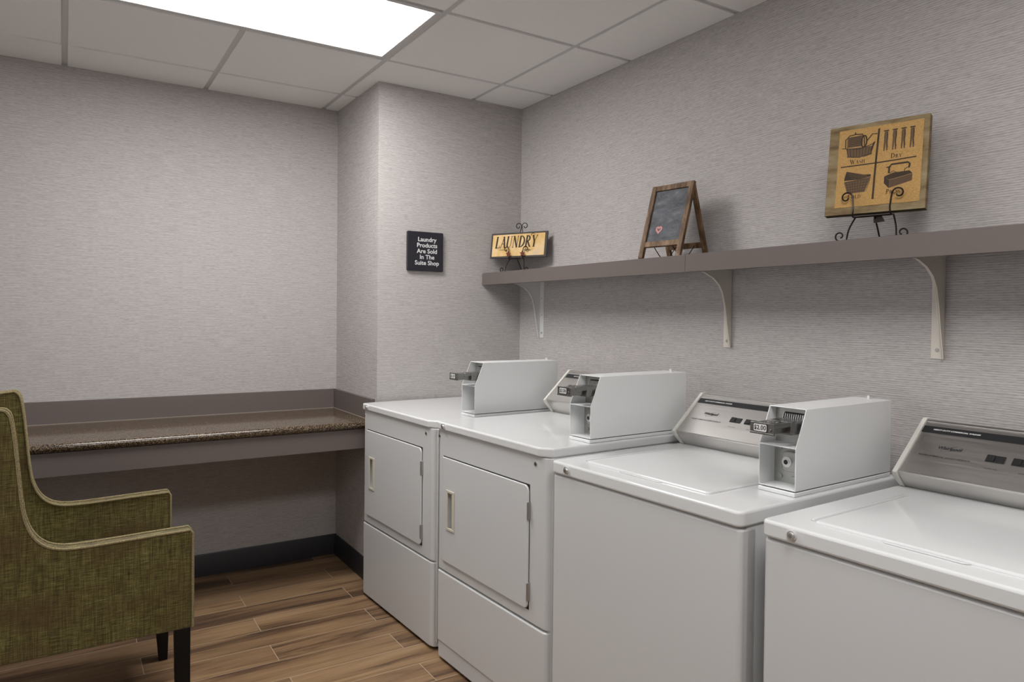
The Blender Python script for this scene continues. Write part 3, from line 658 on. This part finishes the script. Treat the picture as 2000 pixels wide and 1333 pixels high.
ribbon(b, smoothline([Vector((-.138, .056, 0)), Vector((-.12, .047, 0)), Vector((-.09, .044, 0)), Vector((-.07, .047, 0))], 4), [.001]*6+[.003]*4+[.001]*3, fn)
ribbon(b, smoothline([Vector((.045, .058, 0)), Vector((.055, .044, 0)), Vector((.075, .038, 0)), Vector((.095, .042, 0))], 4), [.001]*6+[.004]*4+[.001]*3, fn)
ribbon(b, [(x, y) for x, y in arc(.092, .118, .011, .009, -60, 200, 10)], [.002]*5+[.004]*6, fn)
obj('lettering', b, 'sepia', ls, smooth=False)

# ------------------------------------------------------------------ chalkboard A-frame
A2 = dirang(.13, -.9915)
cf = thing('chalkboard_easel', 'small wooden A-frame chalkboard with a pink chalk heart', 'chalkboard', (-.142, -1.955, SZ1+.0003), A2)
CW, CH, CT, FB = .101, .318, .016, .22     # half width, slant length, bar thickness
th1 = math.atan2(.088, .300); th2 = math.atan2(.100, .300)
def fr(u, v, d): # front leaf: v up the slant from the foot, d outwards to the viewer
    return (u, -.084+v*math.sin(th1)*1.0-d*math.cos(th1), v*math.cos(th1)+d*math.sin(th1))
def bk(u, v, d): return (u, .112-v*math.sin(th2)+d*math.cos(th2), v*math.cos(th2)+d*math.sin(th2))
b = bm_new(); bw_ = .021
for s in (-1, 1): prism(b, [(s*CW, .003), (s*(CW-bw_), .003), (s*(CW-bw_), .306), (s*CW, .306)], fr, -.014, 0)
prism(b, [(-CW+bw_, .284), (CW-bw_, .284), (CW-bw_, .306), (-CW+bw_, .306)], fr, -.013, -.001); prism(b, [(-CW+bw_, .048), (CW-bw_, .048), (CW-bw_, .070), (-CW+bw_, .070)], fr, -.013, -.001)
obj('front_frame', b, 'easelwood', cf, bevel=.0015)
b = bm_new(); bw2 = .020; CB = CW-.004
for s in (-1, 1): prism(b, [(s*CB, .003), (s*(CB-bw2), .003), (s*(CB-bw2), .298), (s*CB, .298)], bk, -.012, 0)
prism(b, [(-CB+bw2, .278), (CB-bw2, .278), (CB-bw2, .298), (-CB+bw2, .298)], bk, -.011, -.001); prism(b, [(-CB+bw2, .050), (CB-bw2, .050), (CB-bw2, .072), (-CB+bw2, .072)], bk, -.011, -.001)
obj('rear_frame', b, 'easelwood', cf, bevel=.0015)
b = bm_new(); prism(b, [(-CW+bw_, .070), (CW-bw_, .070), (CW-bw_, .284), (-CW+bw_, .284)], fr, -.0105, -.0075); bd = obj('chalkboard_panel', b, 'slate', cf, smooth=False)
b = bm_new(); fn = lambda u, v: fr(u, v, -.0070)
heart = [(-.030+.0120*(math.sin(t_)**3)*1.0, .120+.00085*(13*math.cos(t_)-5*math.cos(2*t_)-2*math.cos(3*t_)-math.cos(4*t_))) for t_ in [2*PI*k/28 for k in range(28)]]
ribbon(b, heart, .0070, fn, 0, closed=True)
rnd = random.Random(3)
def scribble(u0, u1, v, amp, mi, w=.0014):
    n = int((u1-u0)/.004); ribbon(b, [(u0+(u1-u0)*i/n, v+amp*rnd.uniform(-1, 1)) for i in range(n+1)], w, lambda u, v: fr(u, v, -.0071), mi)
scribble(-.078, -.052, .262, .009, 1); scribble(-.048, -.012, .262, .007, 2); scribble(.0, .05, .255, .004, 1, .001)
for v_ in (.225, .205, .185): scribble(-.07, .06, v_, .004, 1, .0009)
scribble(.015, .065, .118, .009, 1, .0011); scribble(-.07, -.05, .105, .006, 1, .001); scribble(-.02, .06, .092, .006, 1, .0012); scribble(-.075, -.062, .086, .004, 2)
obj('chalk_drawing', b, ['pink', 'chalk', 'chalkred'], bd, smooth=False)
for s in (-1, 1):
    b = bm_new()
    a_ = Vector(fr(s*.045, .055, -.013)); c_ = Vector(bk(s*.045, .060, -.011)); mid = (a_+c_)/2+Vector((0, 0, -.050))
    tube(b, smoothline([a_, a_.lerp(mid, .6)+Vector((0, 0, -.010)), mid, c_.lerp(mid, .6)+Vector((0, 0, -.010)), c_], 5), .0017, 6)
    obj('cord', b, 'wire', cf)

# ------------------------------------------------------------------ wooden picture block on a wire easel
A3 = dirang(.26, -.9656)
WB = (-.137, -2.783); wz = .079
eb = thing('wire_easel', 'black scrolled wire easel holding the wooden wash and dry block', 'easel', (WB[0], WB[1], SZ1+.0003), A3)
b = easel(eb, .052, wz, 0, .016, .034, .026, .018, .062, .052, .0024)
prism(b, [(-.004, .055), (.026, .058), (.016, .078), (-.004, .078)], lambda u, v, d: (u, d, v), .004, .007)
obj('wire_frame', b, 'wire', eb)
wb = thing('picture_block', 'square wooden block with burlap print of wash, dry, fold and press', 'sign', (WB[0], WB[1], SZ1+wz), A3)
lean2 = .15; SW, SHt = .137, .276
def wf(u, v, d): return (u, .002+v*math.sin(lean2)-d*math.cos(lean2), v*math.cos(lean2)+d*math.sin(lean2)+.0005)
b = bm_new(); prism(b, [(-SW, 0), (SW, 0), (SW, SHt), (-SW, SHt)], wf, 0, .024)
for f in b.faces:
    if f.calc_center_median().z < .01: f.material_index = 1  # underside face takes the darker wood colour
obj('block', b, ['block', 'blockdark'], wb, bevel=.001)
b = bm_new(); rag = []
L_, R_, B_, T_ = -.108, .122, .022, .262
edge = lambda a, c, n: [a[0]+(c[0]-a[0])*i/n for i in range(n)]
for (p, q) in (((L_, B_), (R_, B_)), ((R_, B_), (R_, T_)), ((R_, T_), (L_, T_)), ((L_, T_), (L_, B_))):
    for i in range(14):
        f = i/14; rag.append((p[0]+(q[0]-p[0])*f+rnd.uniform(-.0007, .0007), p[1]+(q[1]-p[1])*f+rnd.uniform(-.0007, .0007)))
prism(b, rag, wf, .0243, .0252); bl = obj('burlap_print', b, 'burlap', wb, smooth=False)
b = bm_new(); fn = lambda u, v: wf(u, v, .0257); fn2 = lambda u, v: wf(u, v, .0260)
def P(x, y): # pixel of the 1333 px close-up -> (u, v) on the face
    return ((x-600)/1240*.262+.004, (640-y+(x-600)*-.098)/1180*.262+.148)
def Q(*a): return [P(*p) for p in a]
rb = lambda pts, w, mi=0, f=None: ribbon(b, pts, w, f or fn, mi)
rb([(-.002, .040), (-.001, .10), (.001, .17), (.004, .2527)], .0055); rb([(-.098, .1475), (-.05, .148), (.0, .1485), (.05, .150), (.108, .153)], .0034)
# clothes pegs
for k in range(4):
    u = .0244+.0232*k; z0 = .182
    poly2(b, [(u-.0045, .240), (u+.0045, .240), (u+.0055, .225), (u+.004, .205), (u+.006, z0), (u+.002, z0), (u, .207), (u-.002, z0), (u-.006, z0), (u-.004, .205), (u-.0055, .225)], fn, 1)
    rb([(u-.007, .2425), (u+.007, .2425)], .0035); rb([(u+.003, .238), (u+.0035, .222), (u+.003, .206), (u+.005, .190)], .0022, 0, fn2); rb([(u-.0045, .236), (u-.0045, .206), (u-.005, .189)], .0010, 0, fn2)
# wash tub with wringer
fn0, fn20 = fn, fn2; fn = lambda u, v: fn0(u, v+.006); fn2 = lambda u, v: fn20(u, v+.006)
def tub(cx, cz, w0, w1, h, mi=1):
    poly2(b, [(cx-w1/2, cz-h/2), (cx-w1*.25, cz-h/2-.004), (cx+w1*.25, cz-h/2-.004), (cx+w1/2, cz-h/2), (cx+w0/2, cz+h/2), (cx-w0/2, cz+h/2)], fn, mi)
tub(-.047, .184, .078, .066, .026)
for k in range(9): rb([(-.083+.009*k, .196), (-.079+.008*k, .170)], .0016, 0, fn2)
rb([(-.086, .198), (-.047, .192), (-.006, .204)], .0022, 0, fn2); rb([(-.082, .172), (-.047, .166), (-.012, .174)], .0020, 0, fn2)
poly2(b, [(-.010, .207), (-.004, .209), (-.012, .184), (-.018, .180)], fn, 0)
poly2(b, [(-.084, .200), (-.040, .200), (-.040, .234), (-.084, .232)], fn, 1)
for k in range(6): rb([(-.080, .204+.005*k), (-.046, .205+.005*k)], .0020, 0, fn2)
rb([(-.088, .198), (-.089, .225), (-.078, .237), (-.060, .239), (-.042, .237), (-.036, .225), (-.034, .197)], .0030, 0, fn2); rb([(-.062, .239), (-.062, .246)], .003, 0, fn2)
rb(arc(-.036, .214, .0075, .018, 0, 360, 16), .0040, 0, fn2); rb([(-.030, .212), (-.014, .233), (.0, .232)], .0028, 0, fn2); rb([(-.098, .200), (-.080, .197)], .0022, 0, fn2)
# folded basket
fn, fn2 = fn0, fn20
poly2(b, [(-.086, .100), (-.010, .108), (-.026, .064), (-.074, .063)], fn, 1)
poly2(b, [(-.080, .132), (-.084, .117), (-.086, .104), (-.040, .104), (-.010, .110), (-.012, .116), (-.030, .117)], fn, 0)
for k in range(5): rb([(-.083+.002*k, .098-.008*k), (-.014-.003*k, .102-.008*k)], .0012, 0, fn2)
for k in range(9): rb([(-.080+.0085*k, .100), (-.070+.006*k, .065)], .0010, 0, fn2)
for k in range(4): rb([(-.078+.004*k, .128-.006*k), (-.020, .112-.002*k)], .0010, 1, fn2)
# flat iron
poly2(b, [(.026, .104), (.040, .092), (.040, .068), (.026, .084)], fn, 0); poly2(b, [(.040, .092), (.100, .104), (.100, .084), (.040, .068)], fn, 1)
poly2(b, [(.026, .104), (.040, .093), (.100, .105), (.092, .114), (.050, .113)], fn, 0)
for k in range(6): rb([(.042, .089-.0035*k), (.099, .101-.003*k)], .0008, 0, fn2)
rb([(.038, .112), (.038, .130), (.044, .138), (.086, .139), (.092, .134), (.090, .122)], .0050, 0, fn2); rb([(.040, .112), (.050, .118), (.058, .112)], .0018, 0, fn2); rb([(.078, .112), (.080, .121), (.088, .124)], .0022, 0, fn2); rb([(.030, .131), (.042, .131)], .0030, 0, fn2)
letters(b, 'WASH', .0140, -.072, .1535, fn, 0, .78, 0, .98, .10); letters(b, 'DRY', .0140, .040, .1570, fn, 0, .74, 0, 1, .10)
letters(b, 'FOLD', .0140, -.072, .0465, fn, 0, .78, 0, .98, .10); letters(b, 'PRESS', .0140, .033, .0510, fn, 0, .74, 0, .92, .08)
obj('print', b, ['sepia', 'sepiamid'], bl, smooth=False)
